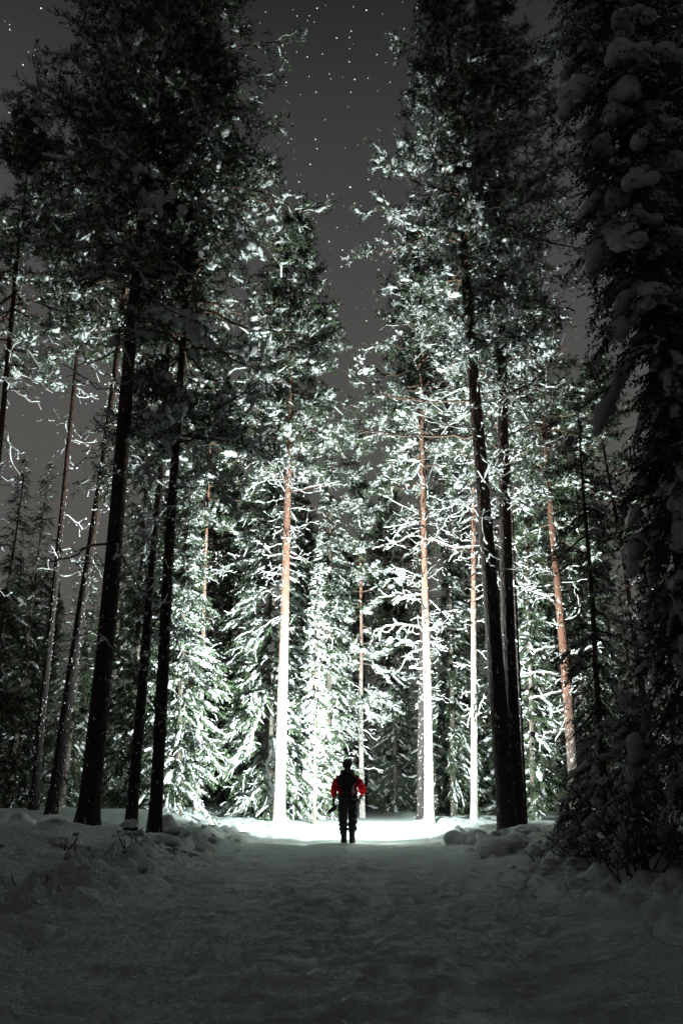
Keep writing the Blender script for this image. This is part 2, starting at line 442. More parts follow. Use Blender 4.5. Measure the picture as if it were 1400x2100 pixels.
def trunk_line(r, H, sway, n=36):
    z = np.concatenate([[-.35, 0, .12, .3], np.linspace(.6, H, n - 4)])
    ph = r.uniform(0, 6.28, 4)
    x = sway * (np.sin(z / H * 4 + ph[0]) - math.sin(ph[0])) + sway * .3 * (np.sin(z / H * 11 + ph[1]) - math.sin(ph[1]))
    y = sway * (np.sin(z / H * 4.6 + ph[2]) - math.sin(ph[2])) + sway * .3 * (np.sin(z / H * 12 + ph[3]) - math.sin(ph[3]))
    return np.stack([x, y, z], 1)
def trunk_mesh(r, line, H, r0, material, sides=16, knots=True):
    z = np.clip(line[:, 2], 0, H)
    rad = r0 * ((1 - z / H) ** .75 * .93 + .035) * (1 + .35 * np.exp(-z / .25))
    mb = MB(); P = line[None]; tubes(mb, P, rad[None], sides)
    v = mb.v[0]; v2 = v + 0
    nrm_ = v - np.repeat(line, sides, 0); ln = np.linalg.norm(nrm_, axis=1, keepdims=True)
    w_ = sines(v * np.array([9, 9, 3]), r, 7, 1.0) * .10
    mb.v[0] = v2 + nrm_ * w_[:, None]
    return mb, rad
def on_trunk(line, z):
    return np.stack([np.interp(z, line[:, 2], line[:, 0]), np.interp(z, line[:, 2], line[:, 1]), z], 1)

def dead_twigs(r, wood, snow, line, n, z0, z1, l0, l1, droop=-.1, snowy=.78, rad=.0145, az_bias=None):
    z = r.uniform(z0, z1, n); az = r.uniform(0, 6.28, n)
    if az_bias is not None: az = r.normal(az_bias[0], az_bias[1], n)
    L = r.uniform(l0, l1, n) * (.6 + .4 * (z - z0) / (z1 - z0 + 1e-6)); el = r.normal(droop, .28, n); cv = r.normal(.0, .22, n)
    P = wander(r, on_trunk(line, z), az, el, L, 8, cv, .34)
    tp = np.linspace(1, .35, 8)[None] * rad * (.6 + .4 * L[:, None] / l1)
    tubes(wood, P, tp + 0, 3)
    sub = 5; idx = np.repeat(np.arange(n), sub); t = r.uniform(.3, 1, n * sub)
    p0, d = sample(P, idx, t); a2 = np.arctan2(d[:, 1], d[:, 0]) + r.choice([-1, 1], n * sub) * r.uniform(.4, 1.2, n * sub)
    Q = wander(r, p0, a2, r.normal(-.1, .5, n * sub), L[idx] * r.uniform(.14, .4, n * sub), 5, r.normal(0, .3, n * sub), .5)
    tubes(wood, Q, np.linspace(1, .4, 5)[None] * np.full((n * sub, 1), rad * .4), 3)
    # snow lying on them, lumpy
    k = r.random(n) < snowy
    Ps = P[k] + np.array([0, 0, rad * .9]); rr = (tp[k] * 1.05 + rad * .55) * (1 + .35 * r.normal(size=tp[k].shape)); tubes(snow, Ps[:, 1:], np.clip(rr[:, 1:], .007, .06), 5)
    k = r.random(n * sub) < snowy * .9
    Qs = Q[k] + np.array([0, 0, rad * .6]); tubes(snow, Qs, np.clip(rad * .85 * (1 + .4 * r.normal(size=Qs.shape[:2])), .006, .04), 3)
    if k.sum():
        e = Qs[:, -1][r.random(len(Qs)) < .35]
        blobs(snow, TINY, r, e, r.uniform(.02, .05, len(e)), r.uniform(.02, .04, len(e)))

def bark_snow(r, mb, line, rad, H, n, zmax):
    z = r.uniform(.1, zmax, n); a = r.uniform(0, 6.28, n); rr = np.interp(z, line[:, 2], rad)
    c = on_trunk(line, z); pos = c + np.stack([np.cos(a), np.sin(a), 0 * a], 1) * rr[:, None]
    blobs(mb, TINY, r, pos, r.uniform(.006, .022, n), r.uniform(.01, .035, n), None, .8)

def pine(seed, H, cb, cr, r0, nb=60, ns=9, ntf=8, frost=.3, size=1.0, sway=.10, dead=(0, 0, 0, 0, 0), snowfac=1.0, lowsnow=0, far=False, top=.15, bias=None, pillows=1.0, peak=.28, bark_tone=False, lodlim=.11):
    """Scots pine: returns dict of meshes, crown from height cb up to H"""
    r = np.random.default_rng(seed)
    line = trunk_line(r, H, sway)
    bark = {True: M_BARKF, False: M_BARK, 'red': M_BARKR}[bark_tone]
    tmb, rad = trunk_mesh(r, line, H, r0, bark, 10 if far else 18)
    limb, need, snow = MB(), MB(), MB()
    u = np.sort(r.uniform(0, 1, nb) ** .95); z = cb + u * (H - cb) * .985
    prof = np.where(u < peak, .55 + .45 * np.sin(u / peak * math.pi / 2), top + (1 - top) * (1 - ((u - peak) / (1 - peak))) ** .8)
    az = np.arange(nb) * 2.399 + r.normal(0, .5, nb)
    L = cr * prof * r.uniform(.6, 1.15, nb)
    if bias is not None: L *= 1 + bias[1] * np.cos(az - bias[0])
    el = -.28 + .85 * u ** 1.3 + r.normal(0, .16, nb); cv = r.normal(-.08, .12, nb) + .10 * u
    P = wander(r, on_trunk(line, z), az, el, L, 9, cv, .22)
    rb = (.018 + .022 * L / max(cr, .1))[:, None] * np.linspace(1, .25, 9)[None]
    tubes(limb, P, rb, 5)
    idx = np.repeat(np.arange(nb), ns); t = np.tile(np.linspace(.22, 1, ns), nb) + r.normal(0, .04, nb * ns); t = np.clip(t, .15, 1)
    p0, d = sample(P, idx, t)
    a2 = np.arctan2(d[:, 1], d[:, 0]) + r.choice([-1, 1], nb * ns) * r.uniform(.25, 1.15, nb * ns)
    L2 = np.clip(L[idx] * r.uniform(.16, .36, nb * ns) * (1.15 - .45 * t), .2, 1.0)
    Q = wander(r, p0, a2, r.normal(.0, .35, nb * ns), L2, 4, r.normal(-.05, .25, nb * ns), .35)
    tubes(limb, Q[:, [0, 2, 3]], np.array([[1, .6, .4]]) * np.full((nb * ns, 1), .010), 3)
    i3 = np.repeat(np.arange(nb * ns), ntf); t3 = np.tile(np.linspace(.15, 1, ntf), nb * ns) + r.normal(0, .06, nb * ns * ntf)
    pos, d3 = sample(Q, i3, np.clip(t3, 0, 1)); n = len(pos)
    d3 = d3 / (np.linalg.norm(d3, axis=1, keepdims=True) + 1e-9) + r.normal(0, .55, (n, 3)); d3[:, 2] += .12
    pos = pos + r.normal(0, .05, (n, 3)); sz = size * r.uniform(.75, 1.3, n)
    frost = frost * .62; hl = 1.0 - .5 * np.clip((pos[:, 2] - cb) / (H - cb), 0, 1)
    fr_ = r.random(n) < frost * hl * 1.3
    temps = TUFTS_FAR if far else TUFTS
    scatter(need, temps, r, pos[~fr_], d3[~fr_], sz[~fr_])
    scatter(snow, temps, r, pos[fr_], d3[fr_], sz[fr_] * .85)
    kq = r.random(nb * ns) < .55 * snowfac * (1.15 - .6 * np.clip((Q[:, 0, 2] - cb) / (H - cb), 0, 1)); Qs = Q[kq] + np.array([0, 0, .025])
    tubes(snow, Qs, np.clip(.030 * size * (1 + .45 * r.normal(size=Qs.shape[:2])), .010, .07) * np.array([.7, 1, 1, .6]), 4)
    # snow cushions on the shoots
    k = r.random(n) < .10 * snowfac * hl; pk = pos[k] + np.array([0, 0, .05]); s_ = r.uniform(.03, .075, k.sum()) * size
    blobs(snow, TINY, r, pk, s_, s_ * .62, d3[k] * np.array([1, 1, .4]), 1.6)
    m_ = int(nb * 1.0 * snowfac * pillows)
    if m_:
        ii = np.repeat(r.integers(0, nb * ns, m_), 6); q_ = len(ii); pp, dd = sample(Q, ii, r.uniform(.25, 1, q_)); s_ = np.clip(r.lognormal(-2.95, .4, q_), .02, .12) * size
        off = r.normal(0, .07, (q_, 3)) * np.array([1, 1, .5]); off[:, 2] += .03
        blobs_lod(snow, r, pp + off, s_, s_ * .7, dd + r.normal(0, .3, dd.shape) * np.linalg.norm(dd, axis=1, keepdims=True), 1.25, 9 if far else lodlim)
    nd, dz0, dz1, dl0, dl1 = dead
    if nd: dead_twigs(r, limb, snow, line, nd, dz0, dz1, dl0, dl1)
    if lowsnow: bark_snow(r, snow, line, rad, H, lowsnow, min(cb, 9))
    return dict(trunk=tmb.mesh('trunk', [bark]), limbs=limb.mesh('limbs', [M_DEAD]), crown=need.mesh('crown', [M_PINE], False),
                snow=snow.mesh('snow', [M_SNOW]))

def spruce(seed, H, cb, cr, r0, step=.30, per=7, nf=9, far=False, snowfac=1.0, droop=.45, size=1.0, pads=4, dead=(0, 0, 0, 0, 0), sway=.04, exp=.85, curl=0.0):
    r = np.random.default_rng(seed)
    line = trunk_line(r, H, sway)
    tmb, rad = trunk_mesh(r, line, H, r0, M_SBARK, 8 if far else 14)
    limb, need, snow = MB(), MB(), MB()
    zs = np.arange(cb, H - .15, step); z = np.repeat(zs, per) + r.normal(0, step * .9, len(zs) * per); z = np.clip(z, cb, H - .1); nb = len(z)
    u = (z - cb) / (H - cb); az = r.uniform(0, 6.28, nb)
    L = cr * ((1 - u) ** exp * .93 + .06) * np.clip(r.normal(.82, .2, nb), .3, 1.2) * (.75 + .25 * np.clip(u * 8, 0, 1)) * (1 + .22 * np.sin(3 * az + 9 * u + seed) * np.sin(14 * u + seed))
    el = -droop * (1 - u) * .8 + .45 * u ** 2 + r.normal(0, .2, nb) - .1; cv = r.normal(-.20 - curl, .14, nb) * (1 - u) - .08 * snowfac
    P = wander(r, on_trunk(line, z), az, el, L, 8, cv, .28)
    tubes(limb, P[:, [0, 2, 4, 6, 7]], (.010 + .012 * L / cr)[:, None] * np.array([[1, .8, .6, .4, .3]]), 3)
    nn = np.maximum((nf * np.clip(L / cr + .35, .4, 1)).astype(int), 3); idx = np.repeat(np.arange(nb), nn); n = len(idx)
    t = r.uniform(.12, 1, n) ** .8; pos, d = sample(P, idx, t)
    a2 = np.arctan2(d[:, 1], d[:, 0]) + r.choice([-1, 1], n) * r.uniform(.15, 1.1, n)
    dd = np.stack([np.cos(a2), np.sin(a2), r.normal(-.35, .25, n)], 1)
    sz = size * r.uniform(.6, 1.15, n) * np.clip(.55 + .6 * L[idx] / cr, .5, 1.1)
    temps = FRONDS_FAR if far else FRONDS
    fr_ = r.random(n) < .20 * snowfac
    scatter(need, temps, r, pos[~fr_], dd[~fr_], sz[~fr_], roll=False)
    scatter(snow, temps, r, pos[fr_] + np.array([0, 0, .02]), dd[fr_], sz[fr_], roll=False)
    if snowfac > 0:
        kb = r.random(nb) < .72 * snowfac; Pb = P[kb][:, 2:]; q_ = len(Pb)
        wv_ = (.020 + .036 * L[kb] / cr)[:, None] * np.array([.45, .8, 1, 1.1, 1.0, .55]) * np.clip(1 + .5 * r.normal(size=(q_, 6)), .25, 2.3) * size * (1.5 if far else 1)
        tubes(snow, Pb + np.array([0, 0, .03]), wv_, 4 if far else 6)
        if not far:
            nt_ = 8; ib = np.repeat(np.arange(nb), nt_); p0, d0 = sample(P, ib, r.uniform(.3, 1, nb * nt_)); at_ = np.arctan2(d0[:, 1], d0[:, 0]) + r.choice([-1, 1], nb * nt_) * r.uniform(.4, 1.1, nb * nt_)
            Tq = wander(r, p0, at_, r.normal(-.35, .25, nb * nt_), np.clip(L[ib] * r.uniform(.15, .36, nb * nt_), .08, .6), 4, r.normal(-.35, .2, nb * nt_), .25)
            kt = r.random(nb * nt_) < .52 * snowfac
            tubes(snow, Tq[kt] + np.array([0, 0, .015]), np.clip(.021 * size * (1 + .5 * r.normal(size=(kt.sum(), 4))), .006, .06) * np.array([.6, 1, 1.1, .6]), 3)
        np_ = pads; idx = np.repeat(np.arange(nb), np_); t = r.uniform(.4, 1.0, nb * np_)
        keep = r.random(nb * np_) < .26 * snowfac; idx, t = idx[keep], t[keep]
        pp, d = sample(P, idx, t); s_ = (.035 + .06 * L[idx] / cr) * np.clip(r.lognormal(0, .4, len(idx)), .4, 1.7) * size
        blobs_lod(snow, r, pp + np.array([0, 0, .035]), s_, s_ * .6, d, 1.4, 9 if far else .105)
    nd, dz0, dz1, dl0, dl1 = dead
    if nd: dead_twigs(r, limb, snow, line, nd, dz0, dz1, dl0, dl1, -.3)
    return dict(trunk=tmb.mesh('trunk', [M_SBARK]), limbs=limb.mesh('limbs', [M_DEAD]), crown=need.mesh('crown', [M_SPRUCE], False),
                snow=snow.mesh('snow', [M_SNOW]), P=P, line=line)

def plant_tree(name, meshes, label, cat, x, y, z, axis=None, rz=0.0, scale=1.0, group=None):
    t = thing(name, label, cat, (x, y, z), group)
    q = Quaternion((0, 0, 1), rz)
    if axis is not None: q = Vector((0, 0, 1)).rotation_difference(Vector(axis).normalized()) @ q
    t.rotation_mode = 'QUATERNION'; t.rotation_quaternion = q; t.scale = (scale,) * 3
    for k in ('trunk', 'limbs', 'crown', 'snow'):
        me = meshes.get(k)
        if me is not None and len(me.polygons):
            o = link(k, me, t)
            if k != 'trunk': o['kind'] = 'stuff'
    return t
def hero(name, meshes, label, cat, base, Y, top, group=None, rz=0.0):
    """base, top: pixels on the trunk's centre line; stands on the ground at distance Y and leans along that line"""
    b = at(base[0], base[1], Y); z = gz(b[0], Y)
    q = at(top[0], top[1], Y); ax = (q[0] - b[0], 0, q[2] - b[2])
    # slide the foot along the lean so that it stands on the ground
    x = b[0] + (z - b[2]) * ax[0] / ax[2]
    return plant_tree(name, meshes, label, cat, x, Y, z - .03, ax, rz, 1.0, group)

GP = 'tall pines around the path'
# dark pines in front of the light, left of the path
hero('pine_tree', pine(1, 28, 12.2, 3.4, .205, 165, 10, 8, .24, 1.3, .10, (36, 3.5, 13, .6, 2.0), .8, 50, pillows=.8, bias=(0, .12), top=.35),
     'thickest black pine trunk on the left bank, bearing the huge dark crown', 'pine tree', (180, 1688), 16.5, (278, 700), GP)
hero('pine_tree', pine(2, 21, 8.2, 2.6, .135, 88, 9, 8, .30, 1.25, .08, (22, 2.5, 9, .4, 1.4), 1.1, 80, pillows=1.6, bias=(0, .35)),
     'dark pine with a low snowy bough, the left trunk nearest the path', 'pine tree', (318, 1690), 16.5, (366, 960), GP)
hero('pine_tree', pine(3, 16, 7.4, 1.8, .125, 50, 9, 7, .25, 1.1, .06, (18, 2.5, 8, .3, 1.0), 1.0, 80),
     'slim dark pine standing between the thickest trunk and the one nearest the path', 'pine tree', (270, 1672), 17.5, (318, 1080), GP)
hero('pine_tree', pine(4, 23, 12.6, 2.7, .145, 66, 10, 7, .22, 1.15, .07, (26, 6, 14, .4, 1.3), .8, 260),
     'dark pine just left of the thickest trunk, its bark plastered with snow', 'pine tree', (108, 1650), 20.5, (232, 730), GP)
hero('pine_tree', pine(5, 24, 13.8, 2.5, .112, 62, 10, 7, .24, 1.15, .07, (26, 6, 15, .4, 1.5), .8, 160),
     'slender pine with a reddish lit edge, second trunk from the left border', 'pine tree', (70, 1650), 22.0, (154, 700), GP)
hero('pine_tree', pine(6, 21.5, 12.2, 2.5, .13, 58, 10, 7, .28, 1.15, .07, (26, 5, 13, .6, 1.9), .9, 60),
     'pine leaning in at the left border with long snowy dead twigs', 'pine tree', (-62, 1690), 20.5, (22, 740), GP)
# lit pines beyond the walker
hero('pine_tree', pine(7, 23.6, 12.0, 2.6, .205, 100, 9, 8, .36, 1.25, .05, (60, 6.5, 13, .5, 1.9), 1.0, 60, top=.06, peak=.2, bark_tone=True),
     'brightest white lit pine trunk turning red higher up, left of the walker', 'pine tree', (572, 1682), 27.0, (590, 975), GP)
hero('pine_tree', pine(8, 22, 11.6, 2.6, .155, 80, 10, 8, .34, 1.1, .05, (52, 4.5, 13, .5, 2.1), 1.1, 60, bark_tone=True),
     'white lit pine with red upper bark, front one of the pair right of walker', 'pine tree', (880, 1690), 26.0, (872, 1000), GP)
hero('pine_tree', pine(9, 20, 11.2, 2.2, .15, 54, 9, 7, .32, 1.1, .05, (50, 3.5, 12, .4, 1.8), 1.0, 160),  # the dark bark copy stands in for dimmer light on this trunk
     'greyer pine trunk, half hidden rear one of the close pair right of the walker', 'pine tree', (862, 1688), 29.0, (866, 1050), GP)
hero('pine_tree', pine(10, 21, 11.5, 2.3, .125, 56, 9, 7, .32, 1.1, .05, (36, 3, 12, .4, 1.7), 1.0, 50, bark_tone=True),
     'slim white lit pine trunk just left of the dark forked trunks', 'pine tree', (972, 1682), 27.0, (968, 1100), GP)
hero('pine_tree', pine(12, 18, 9.5, 1.8, .10, 50, 8, 7, .28, 1.1, .05, (28, 3, 9, .4, 1.3), 1.0, 40, bark_tone=True),
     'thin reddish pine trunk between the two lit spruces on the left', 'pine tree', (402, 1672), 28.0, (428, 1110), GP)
hero('pine_tree', pine(13, 20, 9.4, 2.4, .19, 60, 9, 7, .22, 1.1, .06, (26, 3.2, 9.5, .6, 2.0), .8, 60, bark_tone='red'),  # darker bark stands in for the weaker lamplight here
     'leaning reddish pine with snowy bare branches, right of the dark forked trunks', 'pine tree', (1182, 1690), 26.5, (1134, 1150), GP)
hero('pine_tree', pine(14, 16, 3.8, 2.0, .11, 55, 9, 7, .5, 1.1, .06, (24, 1.5, 5, .5, 1.4), 1.6, 40, pillows=1.6, bark_tone=True),
     'grey pine behind the walker with a low mop of snow laden branches', 'pine tree', (743, 1672), 32.0, (736, 1300), GP)
# the two dark pines right of the path
hero('pine_tree', pine(15, 26.6, 11.6, 2.5, .225, 105, 10, 8, .62, 1.25, .10, (60, 6, 13, .7, 2.6), 1.1, 50, bias=(3.14, .12), top=.15),
     'front left trunk of the dark forked pair on the right, leaning towards the path', 'pine tree', (1042, 1712), 19.0, (976, 950), GP)
hero('pine_tree', pine(16, 26.6, 12.0, 2.3, .205, 95, 10, 8, .60, 1.25, .08, (55, 6, 13, .7, 2.4), 1.1, 50, bias=(0, .2), top=.12),
     'straighter right trunk of the dark forked pair on the right', 'pine tree', (1060, 1700), 19.6, (1036, 950), GP)
hero('pine_tree', pine(17, 14, 9, 1.5, .085, 30, 7, 6, .3, 1.1, .05, (18, 2, 9, .4, 1.1), 1.0, 60),
     'thin dark pine hugging the right side of the forked pair', 'pine tree', (1074, 1690), 21.5, (1062, 1450), GP)

# spruces
GS = 'snow laden spruces'
hero('spruce_tree', spruce(31, 18, .25, 2.6, .17, .30, 9, 24, snowfac=.8, pads=5, size=1.1),
     'broad brightly lit snowy spruce behind the brightest trunk, left of the walker', 'spruce tree', (548, 1682), 29.2, (558, 1000), GS)
hero('spruce_tree', spruce(32, 15.5, .9, 1.25, .14, .31, 7, 18, snowfac=.9, pads=3),
     'narrower lit spruce directly left of the walker, branches hanging to his shoulder', 'spruce tree', (668, 1676), 30.5, (682, 1000), GS)
hero('spruce_tree', spruce(33, 10.8, .9, 1.75, .13, .27, 8, 22, snowfac=.9, pads=5, size=1.05),
     'lit snowy spruce with bare lower stem behind the trunk nearest the path on left', 'spruce tree', (362, 1672), 24.5, (378, 1250), GS)
hero('spruce_tree', spruce(34, 13, .5, 1.5, .12, .34, 7, 15, snowfac=.4),
     'dim spruce showing between the thickest trunk and the slim dark pine', 'spruce tree', (262, 1668), 27.0, (285, 1250), GS)
hero('spruce_tree', spruce(35, 9.5, 3.0, .55, .06, .22, 6, 6, snowfac=1.0, size=.6, dead=(60, 1.0, 8, .25, .7)),
     'thin white dead spruce pole between the bright trunk and the walker', 'spruce tree', (645, 1672), 26.2, (655, 1200), GS)
hero('spruce_tree', spruce(36, 15, .6, 1.6, .13, .34, 7, 14, snowfac=.35),
     'dim snowy spruce behind the gap right of the lit trunk pair', 'spruce tree', (930, 1676), 34.0, (926, 1250), GS)
hero('spruce_tree', spruce(37, 13.5, .5, 1.1, .11, .32, 7, 13, snowfac=.4),
     'spruce with curly snow lumps right behind the forked dark trunks', 'spruce tree', (1096, 1684), 27.5, (1080, 1250), GS)
hero('spruce_tree', spruce(38, 15, .6, 1.6, .12, .36, 7, 13, snowfac=.25),
     'dim spruce at the back between the walker and the lit trunk pair', 'spruce tree', (812, 1672), 46.0, (808, 1300), GS)
hero('spruce_tree', spruce(39, 14, .6, 1.6, .12, .36, 7, 13, snowfac=.3),
     'dark green spruce far behind the leaning reddish pine', 'spruce tree', (1215, 1676), 30.0, (1190, 1200), GS)

def bough(tree, pts, Y, rad, seed, snow=1.0, twigs=5):
    """one branch that can be picked out, a part of its tree, with its own snow"""
    r = np.random.default_rng(seed); n = 12
    W = np.array([at(p_[0], p_[1], Y + (p_[2] if len(p_) > 2 else 0)) for p_ in pts]); tt = np.linspace(0, 1, len(W))
    t = np.linspace(0, 1, n); P = np.stack([np.interp(t, tt, W[:, k]) for k in range(3)], 1)
    P[1:-1] = (P[:-2] + P[1:-1] * 2 + P[2:]) / 4; P[1:] += r.normal(0, rad * .6, (n - 1, 3))
    M = (Matrix.Translation(tree.location) @ tree.rotation_quaternion.to_matrix().to_4x4()).inverted()
    P = np.array([(M @ Vector(p_))[:] for p_ in P])[None]
    L = np.linalg.norm(P[0, -1] - P[0, 0])
    wood, sn = MB(), MB(); rr = np.linspace(rad, rad * .35, n)[None]; tubes(wood, P, rr, 6)
    p0, d = sample(P, np.zeros(twigs, int), r.uniform(.35, 1, twigs))
    Q = wander(r, p0, np.arctan2(d[:, 1], d[:, 0]) + r.choice([-1, 1], twigs) * r.uniform(.3, 1.1, twigs), r.normal(0, .5, twigs), min(L, 1.5) * r.uniform(.15, .4, twigs), 6, r.normal(0, .3, twigs), .4)
    tubes(wood, Q, np.linspace(rad * .45, rad * .2, 6)[None] * np.ones((twigs, 1)), 4)
    if snow > 0:
        tubes(sn, P[:, 1:] + np.array([0, 0, rad * .9 * snow]), np.clip(rr[:, 1:] * .9 * snow * (1 + .3 * r.normal(size=(1, n - 1))), .008, .1), 6)
        tubes(sn, Q + np.array([0, 0, rad * .5]), np.clip(rad * .55 * snow * (1 + .35 * r.normal(size=Q.shape[:2])), .007, .06), 5)
    o = link('branch', wood.mesh('branch', [M_DEAD]), tree)
    if snow > 0: link('snow', sn.mesh('snow', [M_SNOW]), o)
T = {o['label'].split(',')[0]: o for o in bpy.data.objects if o.type == 'EMPTY' and 'label' in o}
t_ = T['thickest black pine trunk on the left bank']
bough(t_, [(222, 1115), (180, 1120), (150, 1145), (100, 1152)], 16.5, .028, 1, .7, 3)
bough(t_, [(245, 1130), (275, 1180), (300, 1235), (350, 1238, -.3)], 16.5, .03, 2, 1.0, 7)
bough(t_, [(282, 640), (330, 660), (380, 720), (410, 760)], 16.5, .05, 3, .5, 6)
bough(t_, [(286, 560), (350, 580), (400, 640)], 16.5, .05, 4, .4, 6)
t_ = T['front left trunk of the dark forked pair on the right']
bough(t_, [(962, 822), (900, 824), (830, 816), (770, 808)], 19.0, .035, 5, .45, 6)
bough(t_, [(968, 893), (900, 893), (820, 892), (735, 882)], 19.0, .04, 6, .55, 8)
bough(t_, [(950, 500), (900, 480), (850, 500)], 19.0, .05, 7, .4, 5)
t_ = T['straighter right trunk of the dark forked pair on the right']
bough(t_, [(1032, 640), (1080, 630), (1130, 628), (1180, 640)], 19.6, .04, 8, .3, 6)
bough(t_, [(1032, 660), (1080, 645), (1140, 655)], 19.6, .035, 9, .3, 5)
bough(t_, [(1036, 810), (1080, 790), (1130, 760)], 19.6, .04, 10, .3, 5)
bough(t_, [(1040, 895), (1090, 870), (1130, 840)], 19.6, .035, 11, .3, 4)
t_ = T['leaning reddish pine with snowy bare branches']
for k, pts in enumerate([[(1150, 1387), (1120, 1378), (1070, 1380)], [(1152, 1415), (1130, 1425), (1085, 1434)], [(1143, 1325), (1110, 1330), (1090, 1345)], [(1156, 1455), (1145, 1458), (1128, 1466)],
                         [(1160, 1494), (1140, 1502), (1112, 1504)], [(1146, 1340), (1180, 1335), (1215, 1325)], [(1150, 1345), (1190, 1340), (1225, 1318)], [(1138, 1240), (1115, 1215), (1090, 1205)]]):
    bough(t_, pts, 26.5, .030, 20 + k, 1.3, 4)
t_ = T['white lit pine with red upper bark']
for k, pts in enumerate([[(872, 1218), (830, 1222), (775, 1225)], [(870, 1085), (820, 1110), (780, 1120)], [(872, 1100), (930, 1125), (980, 1120)], [(868, 1290), (830, 1280), (770, 1290)]]):
    bough(t_, pts, 26.0, .03, 40 + k, 1.2, 6)
t_ = T['brightest white lit pine trunk turning red higher up']
for k, pts in enumerate([[(588, 1135), (560, 1140), (530, 1110)], [(590, 1130), (630, 1150), (670, 1180)], [(594, 1010), (640, 1000), (690, 990)], [(584, 985), (550, 970), (520, 935)]]):
    bough(t_, pts, 27.0, .03, 50 + k, 1.2, 6)

# ------------------------------------------------------------------ distant forest
far_p = [pine(60 + k, 20 + k, 10 + k, 2.3, .15, 52, 8, 6, .14, 1.0, .15, (20, 3, 10, .5, 1.6), .3, 0, far=True, pillows=.3) for k in range(3)]
far_s = [spruce(70 + k, 13 + 2 * k, .5, 1.7 + .15 * k, .13, .38, 7, 9, far=True, snowfac=.28, pads=2) for k in range(3)]
r = np.random.default_rng(5)
FAR_S = [(-20, 38), (35, 46), (95, 37), (125, 33), (180, 45), (235, 41), (290, 46), (5, 52), (60, 58), (165, 60), (310, 55), (1290, 50), (1345, 56), (360, 47), (440, 50), (560, 55), (72, 42), (15, 36), (150, 40), (215, 36), (455, 42), (330, 38), (880, 44), (985, 40), (1035, 36), (1120, 38), (1165, 44), (1260, 40), (1330, 36), (610, 48), (745, 52), (840, 56), (-60, 34), (110, 52), (255, 50),
         (400, 56), (1390, 44), (500, 60), (680, 62), (940, 58), (1070, 60), (1210, 55)]
FAR_S += [(420 + 47 * q_, 62 + (q_ * 37) % 26) for q_ in range(20)]
for k, (px, Y) in enumerate(FAR_S):
    b = at(px, 1675, Y); sc = r.uniform(.72, 1.1) * (1.15 if Y > 60 else 1) * (.92 if px < 260 else 1)
    plant_tree('spruce_tree', far_s[k % 3], 'dim snowy spruce in the dark forest behind', 'spruce tree', b[0], Y, gz(b[0], Y) - .05, (r.normal(0, .015), r.normal(0, .015), 1), r.uniform(0, 6.28), sc, 'spruces in the dark forest behind')
cnt = 0
for k in range(46):
    Y = r.uniform(30, 66); px = r.uniform(-60, 1460)
    if 640 < px < 860 and Y < 46: Y += 14
    if px < 220 and Y < 40: Y += 10
    b = at(px, 1675, Y)
    sc = r.uniform(.7, 1.0) if px > 260 else r.uniform(.5, .72)
    plant_tree('pine_tree', far_p[k % 3], 'slim dim pine in the dark forest behind', 'pine tree', b[0], Y, gz(b[0], Y) - .05, (r.normal(0, .02), r.normal(0, .02), 1), r.uniform(0, 6.28), sc, 'pines in the dark forest behind')

for k in range(22):                    # the forest the path comes out of, behind and beside the viewpoint
    a = R(190 + 160 * (k + .5) / 22) + r.normal(0, .05); d = r.uniform(6.5, 15)
    x, y = d * math.cos(a), d * math.sin(a) + 2
    if abs(x) < 2.8: x = 3.4 if k % 2 else -3.4
    kind = k % 3
    nm, me_, cat_ = (('pine_tree', far_p[k % 3], 'pine tree') if kind == 0 else ('spruce_tree', far_s[k % 3], 'spruce tree'))
    plant_tree(nm, me_, 'pine of the forest that the path comes out of' if kind == 0 else 'spruce of the forest that the path comes out of', cat_, x, y, gz(x, y) - .05, (r.normal(0, .015), r.normal(0, .015), 1), r.uniform(0, 6.28), r.uniform(.8, 1.1),
               'pines behind the viewpoint' if kind == 0 else 'spruces behind the viewpoint')

for k, (x, y) in enumerate([(-7.5, 2.0), (8, 2.0), (-4.2, -7.5), (4.4, -8), (7.2, -3)]):  # added unseen spruces that block sky light and darken the near path
    plant_tree('spruce_tree', far_s[k % 3], 'spruce of the forest that the path comes out of', 'spruce tree', x, y, gz(x, y) - .05, None, k * 1.7, 1.25, 'spruces behind the viewpoint')

# ------------------------------------------------------------------ near right: young spruce, big snow laden spruce, bare shrubs
def snow_parts(root, meshes, P, chosen, r, smin, smax, ts=(.62, .97), zz=.62):
    """heavy snow lying along drooping branch ends, each cushion a part of its own"""
    for i in chosen:
        for t in ts:
            p_, d = sample(P, np.array([i]), np.array([t + r.normal(0, .05)])); d = Vector(d[0]).normalized()
            if r.random() < .18: continue
            o = link('snow_clump', meshes[int(r.integers(0, len(meshes)))], root)
            s_ = smin + (smax - smin) * r.random() ** 1.6
            o.location = Vector(p_[0]) + Vector((0, 0, s_ * .15)); o.scale = (s_ * r.uniform(1.05, 1.5), s_ * r.uniform(.85, 1.2), s_ * zz * r.uniform(1.1, 1.7))
            o.rotation_mode = 'QUATERNION'; o.rotation_quaternion = d.to_track_quat('X', 'Z') @ Quaternion((1, 0, 0), r.normal(0, .3))
def pick(P, r, gap, count, ok=lambda e: True):
    got = []
    for i in np.argsort(r.random(len(P))):
        e = P[i, -2]
        if not ok(e) or any(np.linalg.norm(e - P[k, -2]) < gap for k in got): continue
        got.append(i)
        if len(got) >= count: break
    return got
